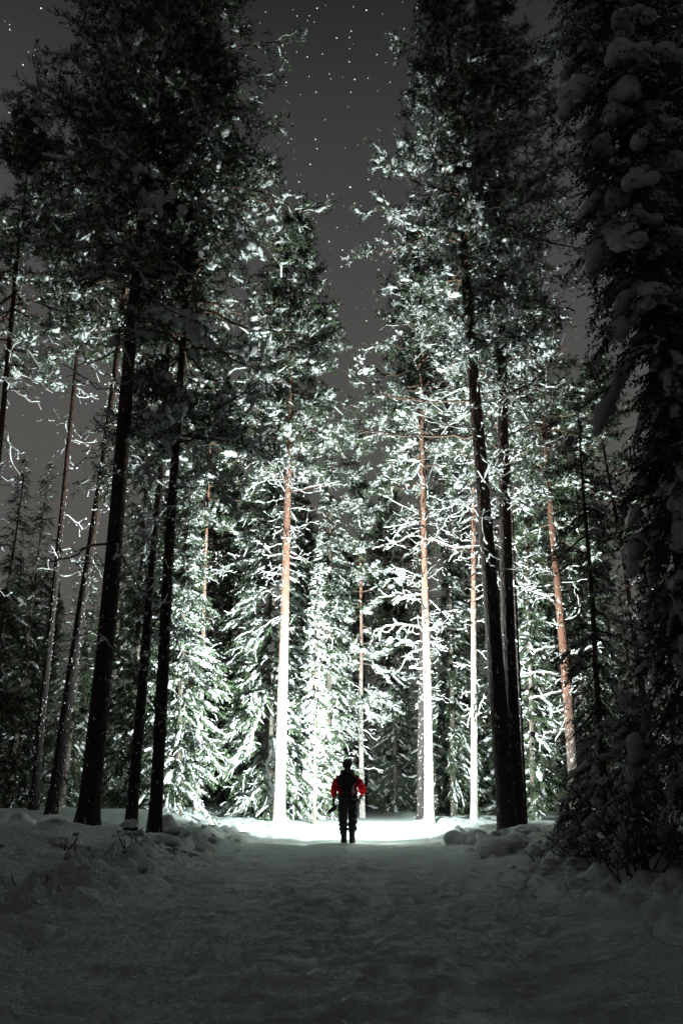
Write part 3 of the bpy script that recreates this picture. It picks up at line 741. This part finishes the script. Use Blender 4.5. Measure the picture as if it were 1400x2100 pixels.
def lump_union(r, n):
    """several overlapping round lobes of snow fused into one cushion that droops at its outer end"""
    mb = MB(); x = -.8
    for q_ in range(n):
        v, f = blob(3, r, .12, 2.0); sz_ = r.uniform(.34, .62) * (1.1 - .35 * q_ / n); t = q_ / (n - 1)
        mb.add(v * np.array([1.1, 1, .85]) * sz_ + np.array([-.75 + 1.5 * t, r.normal(0, .28), -.35 * t * t + r.normal(0, .14)]), tris=f)
    o = bpy.data.objects.new('lump', mb.mesh('lump', [M_SNOW])); C.objects.link(o)
    m = o.modifiers.new('remesh', 'REMESH'); m.mode = 'VOXEL'; m.voxel_size = .085; m.use_smooth_shade = True
    m = o.modifiers.new('smooth', 'SMOOTH'); m.iterations = 3; m.factor = .5
    dg = bpy.context.evaluated_depsgraph_get(); dg.update(); me = bpy.data.meshes.new_from_object(o.evaluated_get(dg)); me.name = 'snow_clump'
    om = o.data; bpy.data.objects.remove(o); bpy.data.meshes.remove(om); return me
CL = [lump_union(np.random.default_rng(500 + k), 4 + k % 4) for k in range(9)]
for k in range(0):
    rr_ = np.random.default_rng(500 + k); v, f = pillow(rr_, 3, 7 + k % 4); v = v * (1 + .10 * sines(v, rr_, 5, 3.0))[:, None]
    v[:, 1:] *= (1 - .10 * v[:, :1]); v[:, 2] -= .25 * np.clip(v[:, 0], 0, 2) ** 2
    mb = MB(); mb.add(v, tris=f); CL.append(mb.mesh('snow_clump', [M_SNOW]))

rb = np.random.default_rng(8)
sp = spruce(41, 20, .4, .98, .22, .22, 9, 13, snowfac=.4, droop=.9, size=.8, pads=3, exp=.28, curl=.35)
Yb = 9.2; bx = at(1492, 1700, Yb)[0]
big = plant_tree('spruce_tree', sp, 'huge near spruce at the right border hung with heavy snow cushions', 'spruce tree', bx, Yb, gz(bx, Yb) - .05, None, 0, 1.0, GS)
lx, ly = sp['line'][0, :2]
ch = pick(sp['P'], rb, .44, 90, lambda e: .5 < e[2] < 13.5 and np.hypot(e[0] - lx, e[1] - ly) > .4 and (e[0] - lx) * .75 + (e[1] - ly) * .66 < .1)
snow_parts(big, CL, sp['P'], ch, rb, .09, .26, (.45, .7, .92), .75)

b2 = plant_tree('spruce_tree', sp, 'second near spruce, mostly cut off by the right border behind the first', 'spruce tree', 5.55, 10.3, gz(5.55, 10.3) - .05, None, 2.2, 1.0, GS)
snow_parts(b2, CL, sp['P'], pick(sp['P'], rb, .5, 40, lambda e: .5 < e[2] < 13.5), rb, .09, .26, (.7, .92), .75)

def snowy_bough(tree, pts, Y, rad, seed, n, s0, s1):
    """a bough bent down by heavy snow: branch part of its tree, each cushion a sub-part"""
    r = np.random.default_rng(seed); bough(tree, pts, Y, rad * .6, seed, .9, 4); br = [o for o in tree.children if o.name.startswith('branch')][-1]
    M = (Matrix.Translation(tree.location) @ tree.rotation_quaternion.to_matrix().to_4x4()).inverted()
    W = np.array([at(p_[0], p_[1], Y + (p_[2] if len(p_) > 2 else 0)) for p_ in pts]); tt = np.linspace(0, 1, len(W))
    for k in range(n):
        t = r.uniform(.15, 1.02); p_ = np.array([np.interp(t, tt, W[:, q_]) for q_ in range(3)]) + np.array([r.normal(0, .12), r.normal(0, .15), -abs(r.normal(0, .16)) + .06])
        o = link('snow_clump', CL[int(r.integers(0, len(CL)))], br); o.location = M @ Vector(p_); s_ = r.uniform(s0, s1)
        o.scale = (s_ * r.uniform(1, 1.5), s_, s_ * r.uniform(.6, 1)); o.rotation_euler = (r.normal(0, .3), r.uniform(.2, 1.1), r.uniform(0, 6.28))
t_ = T['thickest black pine trunk on the left bank']
snowy_bough(t_, [(292, 400), (320, 395, -2.2), (355, 410, -3.2)], 16.5, .04, 61, 12, .08, .15)
snowy_bough(t_, [(275, 640), (330, 625, -2.0), (390, 660, -2.8), (430, 720, -3.0)], 16.5, .05, 62, 18, .08, .15)
t_ = T['dark pine with a low snowy bough']
snowy_bough(t_, [(370, 900), (420, 930, -1.2), (460, 985, -1.8), (475, 1030, -2)], 16.5, .04, 63, 18, .07, .14)
snowy_bough(t_, [(368, 900), (340, 915, -1.2), (300, 965, -1.8), (290, 1000, -2)], 16.5, .04, 64, 14, .07, .13)
snowy_bough(t_, [(345, 1280), (375, 1290, -.6), (400, 1320, -.8)], 16.5, .03, 65, 7, .04, .09)
t_ = T['front left trunk of the dark forked pair on the right']
snowy_bough(t_, [(972, 905), (960, 930, -.8), (945, 965, -1.2), (955, 990, -1.3)], 19.0, .04, 66, 10, .06, .13)
snowy_bough(t_, [(974, 920), (1000, 950, -.8), (1030, 985, -1.1), (1050, 1010, -1.2)], 19.0, .035, 67, 7, .05, .09)
snowy_bough(t_, [(965, 690), (1000, 680, -.8), (1040, 700, -1)], 19.0, .04, 68, 8, .05, .11)

ysp = spruce(42, 6.9, .9, .62, .052, .30, 4, 7, snowfac=.5, droop=.7, size=.55, pads=3, sway=.03, exp=.4)
Yy = 11.0; b = at(1252, 1740, Yy); q = at(1186, 900, Yy)
yng = plant_tree('spruce_tree', ysp, 'spindly young spruce with drooping snow lumps beside the huge near spruce', 'spruce tree', b[0], Yy, gz(b[0], Yy) - .03, (q[0] - b[0], 0, q[2] - b[2]), .4, 1.0, GS)
snow_parts(yng, CL, ysp['P'], pick(ysp['P'], rb, .16, 34), rb, .035, .085, (.6, 1.0), .7)

# low snow covered young spruces under the big one
for k, (px, py, Y, h, cr, lab) in enumerate([
        (1215, 1740, 12.2, 1.7, .75, 'bushy snow capped sapling left of the spindly young spruce'),
        (1330, 1760, 10.3, 2.1, .8, 'snow capped sapling under the huge near spruce')]):
    m_ = spruce(80 + k, h, .12, cr, .03, .13, 8, 9, snowfac=1.0, droop=.5, size=.5, pads=4)
    b = at(px, py, Y)
    t = plant_tree('spruce_sapling', m_, lab, 'sapling', b[0], Y, gz(b[0], Y) - .03, None, k, 1.0)
    snow_parts(t, CL, m_['P'], pick(m_['P'], rb, .26, 13), rb, .08, .19, (.85,))

def shrub(seed, n, h, spread):
    r = np.random.default_rng(seed); wood, snow = MB(), MB()
    az = r.uniform(0, 6.28, n); P0 = np.stack([r.normal(0, .10, n), r.normal(0, .10, n), np.full(n, -.05)], 1)
    L = r.uniform(.5, 1, n) * h; el = np.clip(r.normal(1.25 - spread, .22, n), .2, 1.5)
    P = wander(r, P0, az, el, L, 8, r.normal(-.05, .12, n), .2); tubes(wood, P, np.linspace(.011, .003, 8)[None] * np.ones((n, 1)), 4)
    idx = np.repeat(np.arange(n), 5); p0, d = sample(P, idx, r.uniform(.3, 1, n * 5))
    Q = wander(r, p0, np.arctan2(d[:, 1], d[:, 0]) + r.normal(0, .8, n * 5), r.normal(.7, .4, n * 5), L[idx] * r.uniform(.12, .35, n * 5), 5, r.normal(0, .2, n * 5), .25)
    tubes(wood, Q, np.linspace(.005, .002, 5)[None] * np.ones((n * 5, 1)), 3)
    k = r.random(n * 5) < .25; e = Q[k][:, 3]; blobs(snow, TINY, r, e, r.uniform(.012, .03, len(e)), r.uniform(.012, .022, len(e)))
    return wood.mesh('stems', [M_TWIG]), snow.mesh('snow', [M_SNOW])
M_TWIG, _n, _b = mat('twig_bark'); _b.inputs['Roughness'].default_value = .85
_n.links.new(ramp(_n, noise(_n, coord(_n), 20, 3), ((.3, (.05, .04, .035)), (.7, (.11, .085, .07)))), _b.inputs['Base Color'])
for k, (px, py, Y, n, h, sp_, lab) in enumerate([
        (1315, 1770, 9.4, 26, 1.5, .15, 'tall bare shrub of upright twigs under the huge near spruce'),
        (1190, 1772, 11.3, 24, .55, .75, 'low tangle of bare twigs beside the broad snow heap'),
        (1240, 1778, 10.6, 16, .5, .55, 'sparse bare twigs at the foot of the spindly young spruce'),
        (1130, 1790, 11.9, 10, .35, .6, 'few short twigs poking out by the low grey snow lump'),
        (145, 1740, 12.2, 5, .4, .3, 'few thin twigs sticking out of the snow on the left bank'),
        (60, 1835, 8.2, 4, .35, .5, 'small bent twig in the snow at far left'),
        (265, 1720, 13.0, 4, .3, .3, 'short thin twigs in the snow below the slim dark pine')]):
    b = at(px, py, Y); t = thing('bare_shrub', lab, 'shrub', (b[0], Y, gz(b[0], Y)))
    a_, s_ = shrub(90 + k, n, h, sp_); link('stems', a_, t)['kind'] = 'stuff'
    if len(s_.polygons): link('snow', s_, t)['kind'] = 'stuff'

# ------------------------------------------------------------------ the walker
def skin_mesh(name, joints, edges, root, sub=2):
    """joints: {name: ((x,y,z), (rx,ry))}; one continuous skinned surface"""
    keys = list(joints); me = bpy.data.meshes.new(name)
    me.from_pydata([joints[k][0] for k in keys], [(keys.index(a), keys.index(b)) for a, b in edges], [])
    o = bpy.data.objects.new(name, me); C.objects.link(o)
    o.modifiers.new('skin', 'SKIN').use_smooth_shade = True
    if not me.skin_vertices: me.skin_vertices.new(name='skin')
    for i, k in enumerate(keys):
        sv = me.skin_vertices[0].data[i]; sv.radius = joints[k][1]; sv.use_root = (k == root)
    mo = o.modifiers.new('sub', 'SUBSURF'); mo.levels = sub; mo.render_levels = sub
    dg = bpy.context.evaluated_depsgraph_get(); dg.update()
    m2 = bpy.data.meshes.new_from_object(o.evaluated_get(dg)); m2.name = name
    bpy.data.objects.remove(o); bpy.data.meshes.remove(me)
    m2.polygons.foreach_set('use_smooth', [True] * len(m2.polygons))
    return m2
def cloth(name, col, rough=.7, sc=40, bs=.4):
    m, n, b = mat(name); v = coord(n)
    c = ramp(n, noise(n, v, 6, 4), ((.3, tuple(x * .75 for x in col)), (.7, col))); n.links.new(c, b.inputs['Base Color'])
    b.inputs['Roughness'].default_value = rough; bump(n, b, noise(n, v, 9, 5), bs, .03); return m
M_BLACK = cloth('black_fabric', (.012, .012, .013)); M_RED = cloth('red_fabric', (.66, .022, .05)); M_REFL = cloth('pale_stripe', (.55, .52, .6), .4)
_n = M_RED.node_tree; _tr = _n.nodes.new('ShaderNodeBsdfTranslucent'); _tr.inputs['Color'].default_value = (.85, .09, .13, 1); _mx = _n.nodes.new('ShaderNodeMixShader'); _mx.inputs[0].default_value = .6   # thin shell fabric lets light through
_n.links.new(_n.nodes['Principled BSDF'].outputs[0], _mx.inputs[1]); _n.links.new(_tr.outputs[0], _mx.inputs[2]); _n.links.new(_mx.outputs[0], _n.nodes['Material Output'].inputs['Surface'])
M_SKIN = cloth('skin', (.45, .28, .2), .55, 40, .1); M_RUB = cloth('rubber', (.02, .02, .02), .5)
PXW, PYW = 0.150, 20.5
zp = float(path_h(np.array([PXW]), np.array([PYW]))[0])
person = None
def r2(a, b=None): return (a, b or a)
body = skin_mesh('person', {
    'pelvis': ((0, 0, .97), r2(.15, .11)), 'waist': ((0, 0, 1.12), r2(.14, .10)), 'chest': ((0, -.01, 1.34), r2(.16, .11)), 'neckb': ((0, -.005, 1.50), r2(.07)),
    'neck': ((0, .0, 1.56), r2(.058)), 'headc': ((0, .015, 1.67), r2(.078, .095)), 'crown': ((0, .01, 1.76), r2(.07, .085)),
    'hipL': ((-.10, 0, .93), r2(.085)), 'kneeL': ((-.095, .03, .51), r2(.058)), 'ankL': ((-.085, -.01, .11), r2(.042)), 'toeL': ((-.09, .15, .05), r2(.04, .035)),
    'hipR': ((.10, 0, .93), r2(.085)), 'kneeR': ((.095, .06, .52), r2(.058)), 'ankR': ((.085, .03, .11), r2(.042)), 'toeR': ((.095, .19, .05), r2(.04, .035)),
    'shL': ((-.195, -.01, 1.44), r2(.062)), 'elL': ((-.27, -.045, 1.17), r2(.042)), 'wrL': ((-.265, .02, .92), r2(.034)),
    'shR': ((.195, -.01, 1.44), r2(.062)), 'elR': ((.295, -.015, 1.19), r2(.036)), 'wrR': ((.25, .22, 1.04), r2(.032)),
    'nose': ((0, .115, 1.655), r2(.016)), 'earL': ((-.085, .01, 1.66), r2(.018)), 'earR': ((.085, .01, 1.66), r2(.018)),
}, [('pelvis', 'waist'), ('waist', 'chest'), ('chest', 'neckb'), ('neckb', 'neck'), ('neck', 'headc'), ('headc', 'crown'), ('pelvis', 'hipL'), ('hipL', 'kneeL'), ('kneeL', 'ankL'), ('ankL', 'toeL'),
    ('pelvis', 'hipR'), ('hipR', 'kneeR'), ('kneeR', 'ankR'), ('ankR', 'toeR'), ('chest', 'shL'), ('shL', 'elL'), ('elL', 'wrL'), ('chest', 'shR'), ('shR', 'elR'), ('elR', 'wrR'),
    ('headc', 'nose'), ('headc', 'earL'), ('headc', 'earR')], 'pelvis')
body.materials.append(M_SKIN)
person = link('person', body); person.scale = (1.17, 1.1, 1.0); person.rotation_euler = (R(1.5), 0, R(-5)); person.location = (PXW, PYW, zp + .045)
tag(person, 'person walking away in black trousers and red sleeved winter jacket, lit from the front', 'person')
jk = skin_mesh('jacket', {
    'hem': ((0, 0, .96), r2(.22, .15)), 'waist': ((0, 0, 1.12), r2(.225, .155)), 'chest': ((0, -.015, 1.33), r2(.235, .16)), 'yoke': ((0, -.02, 1.46), r2(.19, .13)), 'collar': ((0, -.02, 1.57), r2(.10, .105)),
    'shL': ((-.205, -.01, 1.43), r2(.095)), 'upL': ((-.25, -.03, 1.30), r2(.092)), 'elL': ((-.275, -.05, 1.17), r2(.085)), 'foL': ((-.28, -.02, 1.05), r2(.072)), 'cuL': ((-.275, .015, .96), r2(.055)),
    'shR': ((.205, -.01, 1.43), r2(.095)), 'upR': ((.26, -.02, 1.30), r2(.095)), 'elR': ((.305, -.02, 1.17), r2(.092)), 'foR': ((.31, .09, 1.10), r2(.075)), 'cuR': ((.262, .19, 1.05), r2(.052)),
}, [('hem', 'waist'), ('waist', 'chest'), ('chest', 'yoke'), ('yoke', 'collar'), ('chest', 'shL'), ('shL', 'upL'), ('upL', 'elL'), ('elL', 'foL'), ('foL', 'cuL'),
    ('chest', 'shR'), ('shR', 'upR'), ('upR', 'elR'), ('elR', 'foR'), ('foR', 'cuR')], 'waist', 3)
for m in (M_BLACK, M_RED, M_REFL): jk.materials.append(m)
rj = np.random.default_rng(4); co = np.array([v.co[:] for v in jk.vertices]); nn_ = np.array([v.normal[:] for v in jk.vertices])
co += nn_ * (.010 * sines(co, rj, 7, 38))[:, None] + nn_ * (.008 * np.sin(co[:, 2] * 62 + 3 * sines(co, rj, 4, 14)))[:, None]
jk.vertices.foreach_set('co', co.ravel())
for pl in jk.polygons:
    c = pl.center; ax = abs(c.x)
    sleeve = ax > .195 + .11 * (c.z - 1.35 if c.z > 1.35 else 0)
    pl.material_index = 1 if (sleeve and c.z < 1.45 and ax > .19) or (.085 + .5 * max(c.z - 1.12, 0) < ax and 1.0 < c.z < 1.38) else 0
    if c.x > .11 and c.x < .145 and c.y < 0 and 1.04 < c.z < 1.26: pl.material_index = 2
    if c.z < 1.03 and ax < .22: pl.material_index = 0
link('jacket', jk, person)
tr = skin_mesh('trousers', {
    'pel': ((0, 0, .95), r2(.18, .135)), 'waist': ((0, 0, 1.05), r2(.17, .125)),
    'hipL': ((-.105, 0, .88), r2(.115, .12)), 'thL': ((-.108, .01, .68), r2(.108)), 'knL': ((-.10, .03, .50), r2(.098)), 'caL': ((-.088, .0, .30), r2(.100)), 'hmL': ((-.086, -.01, .13), r2(.096)),
    'hipR': ((.105, 0, .88), r2(.115, .12)), 'thR': ((.108, .03, .68), r2(.108)), 'knR': ((.10, .06, .50), r2(.098)), 'caR': ((.088, .05, .30), r2(.100)), 'hmR': ((.086, .03, .13), r2(.096)),
}, [('waist', 'pel'), ('pel', 'hipL'), ('hipL', 'thL'), ('thL', 'knL'), ('knL', 'caL'), ('caL', 'hmL'), ('pel', 'hipR'), ('hipR', 'thR'), ('thR', 'knR'), ('knR', 'caR'), ('caR', 'hmR')], 'pel', 3)
tr.materials.append(M_BLACK)
co = np.array([v.co[:] for v in tr.vertices]); nn_ = np.array([v.normal[:] for v in tr.vertices])
co += nn_ * (.010 * sines(co, rj, 7, 30) + .014 * np.sin(co[:, 2] * 55 + 4 * sines(co, rj, 4, 12)) * np.clip((.62 - co[:, 2]) / .3, .2, 1))[:, None]
tr.vertices.foreach_set('co', co.ravel()); link('trousers', tr, person)
def boot(sx, y0):
    mb = MB(); z = [-.042, -.02, .0, .05, .10, .16, .22]; rx = [.062, .068, .066, .064, .062, .068, .072]; yl = [.155, .165, .16, .14, .10, .085, .085]; yc = [.05, .05, .05, .04, .0, -.01, -.01]
    a = np.arange(18) / 18 * 6.283; V = []
    for k in range(len(z)): V.append(np.stack([sx + rx[k] * np.cos(a), y0 + yc[k] + yl[k] * np.sin(a), np.full(18, z[k])], 1))
    V = np.concatenate(V); q = [[i * 18 + j, i * 18 + (j + 1) % 18, (i + 1) * 18 + (j + 1) % 18, (i + 1) * 18 + j] for i in range(len(z) - 1) for j in range(18)]
    mb.add(V, quads=q); mb.add(np.concatenate([V[:18], [[sx, y0 + .05, -.042]]]), tris=[[(j + 1) % 18, j, 18] for j in range(18)])
    return mb.mesh('boot', [M_RUB])
link('boot', boot(-.082, 0.0), person); link('boot', boot(.084, .05), person)
# knitted hat with a fur trimmed edge, hood lying on the shoulders
mb = MB(); v, f = ICO[4]; v = v * np.array([.112, .128, .135]) + np.array([0, .005, 1.735]); v = v[:, :] * 1.0
v[:, 2] = np.maximum(v[:, 2], 1.655); v += (.006 * sines(v, rj, 6, 60))[:, None] * np.array([1, 1, .6]); mb.add(v, tris=f)
link('hat', mb.mesh('hat', [M_BLACK]), person)
mb = MB(); a = np.arange(20) / 20 * 6.283; ring = np.stack([.105 * np.cos(a), .105 * np.sin(a) - .035 + .0, 1.545 + .035 * np.sin(a) * -1], 1)
ring = np.concatenate([ring, ring[:1]])[None]; tubes(mb, ring, np.full((1, 21), .045), 8)
link('hood', mb.mesh('hood', [M_BLACK]), person)
def glove(side, wrist, palm_dir, finger_dir, curl):
    """gloved hand: palm and five fingers, one skinned mesh"""
    wv = Vector(wrist); pd = Vector(palm_dir).normalized(); ac = Vector(finger_dir).normalized()
    nr = pd.cross(ac).normalized()
    J = {'w': (tuple(wv), r2(.038)), 'p': (tuple(wv + pd * .07), r2(.042, .026))}; E = [('w', 'p')]
    for k, (o_, l_) in enumerate(((-.034, .072), (-.012, .082), (.012, .078), (.033, .062))):
        b0 = wv + pd * .105 + ac * o_; d = pd; 
        p1 = b0 + d * l_ * .45; d2 = (pd * math.cos(curl) + nr * math.sin(curl)); p2 = p1 + d2 * l_ * .4; d3 = (pd * math.cos(curl * 2) + nr * math.sin(curl * 2)); p3 = p2 + d3 * l_ * .35
        for nme, q_, rr in (('a', b0, .0135), ('b', p1, .013), ('c', p2, .012), ('d', p3, .010)): J[nme + str(k)] = (tuple(q_), r2(rr))
        E += [('p', 'a%d' % k), ('a%d' % k, 'b%d' % k), ('b%d' % k, 'c%d' % k), ('c%d' % k, 'd%d' % k)]
    t0 = wv + pd * .035 - ac * .045 * side; J['t0'] = (tuple(t0), r2(.016)); J['t1'] = (tuple(t0 + pd * .035 - ac * .022 * side + nr * .015), r2(.015)); J['t2'] = (tuple(t0 + pd * .062 - ac * .024 * side + nr * .03), r2(.012))
    E += [('w', 't0'), ('t0', 't1'), ('t1', 't2')]
    m = skin_mesh('glove', J, E, 'p', 2); m.materials.append(M_BLACK); return m
link('glove', glove(1, (-.283, .015, .95), (-.12, .0, -1), (0, 1, 0), .35), person)
link('glove', glove(-1, (.26, .225, 1.03), (.1, .95, .02), (0, -.05, 1), 1.15), person)
# something long and dark dangling from the lowered glove: a spare mitten on a strap
mb = MB(); v, f = blob(3, rj, .12, 2.0); v = v * np.array([.052, .05, .13]); 
rot = Matrix.Rotation(R(52), 3, 'Y'); v = (np.array(rot) @ v.T).T + np.array([-.31, -.02, .70]); mb.add(v, tris=f)
tubes(mb, np.array([[[-.285, .0, .86], [-.27, -.01, .80], [-.24, -.015, .76], [-.255, -.02, .73]]]), np.full((1, 4), .022), 6)
mt = link('mitten', mb.mesh('mitten', [M_BLACK])); mt.location = person.location; mt.scale = person.scale; mt.rotation_euler = person.rotation_euler
tag(mt, 'black mitten dangling from the lowered left hand of the walker', 'mitten')

# hand lamp: housing, rim, lens, handle and the light itself
lamp = thing('hand_lamp', 'hand lamp held in front of the walker, hidden by his body, lighting the trees', 'lamp', LAMP_POS)
lamp.rotation_euler = (LAMP_TILT, 0, 0)
M_HOUS = cloth('lamp_housing', (.03, .03, .03), .4); M_LENS, _n, _b = mat('lamp_lens')
_b.inputs['Base Color'].default_value = (.9, .9, .9, 1); _b.inputs['Emission Color'].default_value = (.93, 1, .96, 1); _b.inputs['Emission Strength'].default_value = 60; M_LENS.cycles.emission_sampling = 'NONE'
M_RIM, _n, _b = mat('added_bezel_glow'); _b.inputs['Emission Color'].default_value = (.93, 1, .96, 1); _b.inputs['Emission Strength'].default_value = 9000   # glow added at the bezel to brighten the walker's sleeve
def lathe(prof, sides=20):
    a = np.arange(sides) / sides * 6.283; V = np.concatenate([np.stack([r_ * np.cos(a), np.full(sides, y_), r_ * np.sin(a)], 1) for y_, r_ in prof])
    q = [[i * sides + j, i * sides + (j + 1) % sides, (i + 1) * sides + (j + 1) % sides, (i + 1) * sides + j] for i in range(len(prof) - 1) for j in range(sides)]
    return V, q
mb = MB(); V, q = lathe([(-.13, .002), (-.13, .03), (-.06, .035), (-.03, .05), (.0, .055)]); mb.add(V, quads=q); link('housing', mb.mesh('housing', [M_HOUS]), lamp)
mb = MB(); V, q = lathe([(-.005, .049), (.012, .058), (.012, .049), (-.004, .048)]); mb.add(V, quads=q); link('rim', mb.mesh('rim', [M_RIM]), lamp)
mb = MB(); V, q = lathe([(.0, .002), (.001, .047)]); mb.add(V, quads=q); link('lens', mb.mesh('lens', [M_LENS]), lamp)
mb = MB(); tubes(mb, np.array([[[-.02, -.10, -.03], [-.02, -.12, -.06], [-.02, -.16, -.07], [-.02, -.2, -.07]]]), np.full((1, 4), .016), 8); link('handle', mb.mesh('handle', [M_HOUS]), lamp)
ld = bpy.data.lights.new('lamp_light', 'SPOT'); ld.energy = LAMP_POWER; ld.color = (.88, 1.0, .965); ld.spot_size = math.pi; ld.spot_blend = 1.0; ld.shadow_soft_size = .045
lo = bpy.data.objects.new('lamp_light', ld); C.objects.link(lo); lo.parent = lamp; lo.location = (0, .03, 0); lo.rotation_euler = (math.pi / 2, 0, 0)
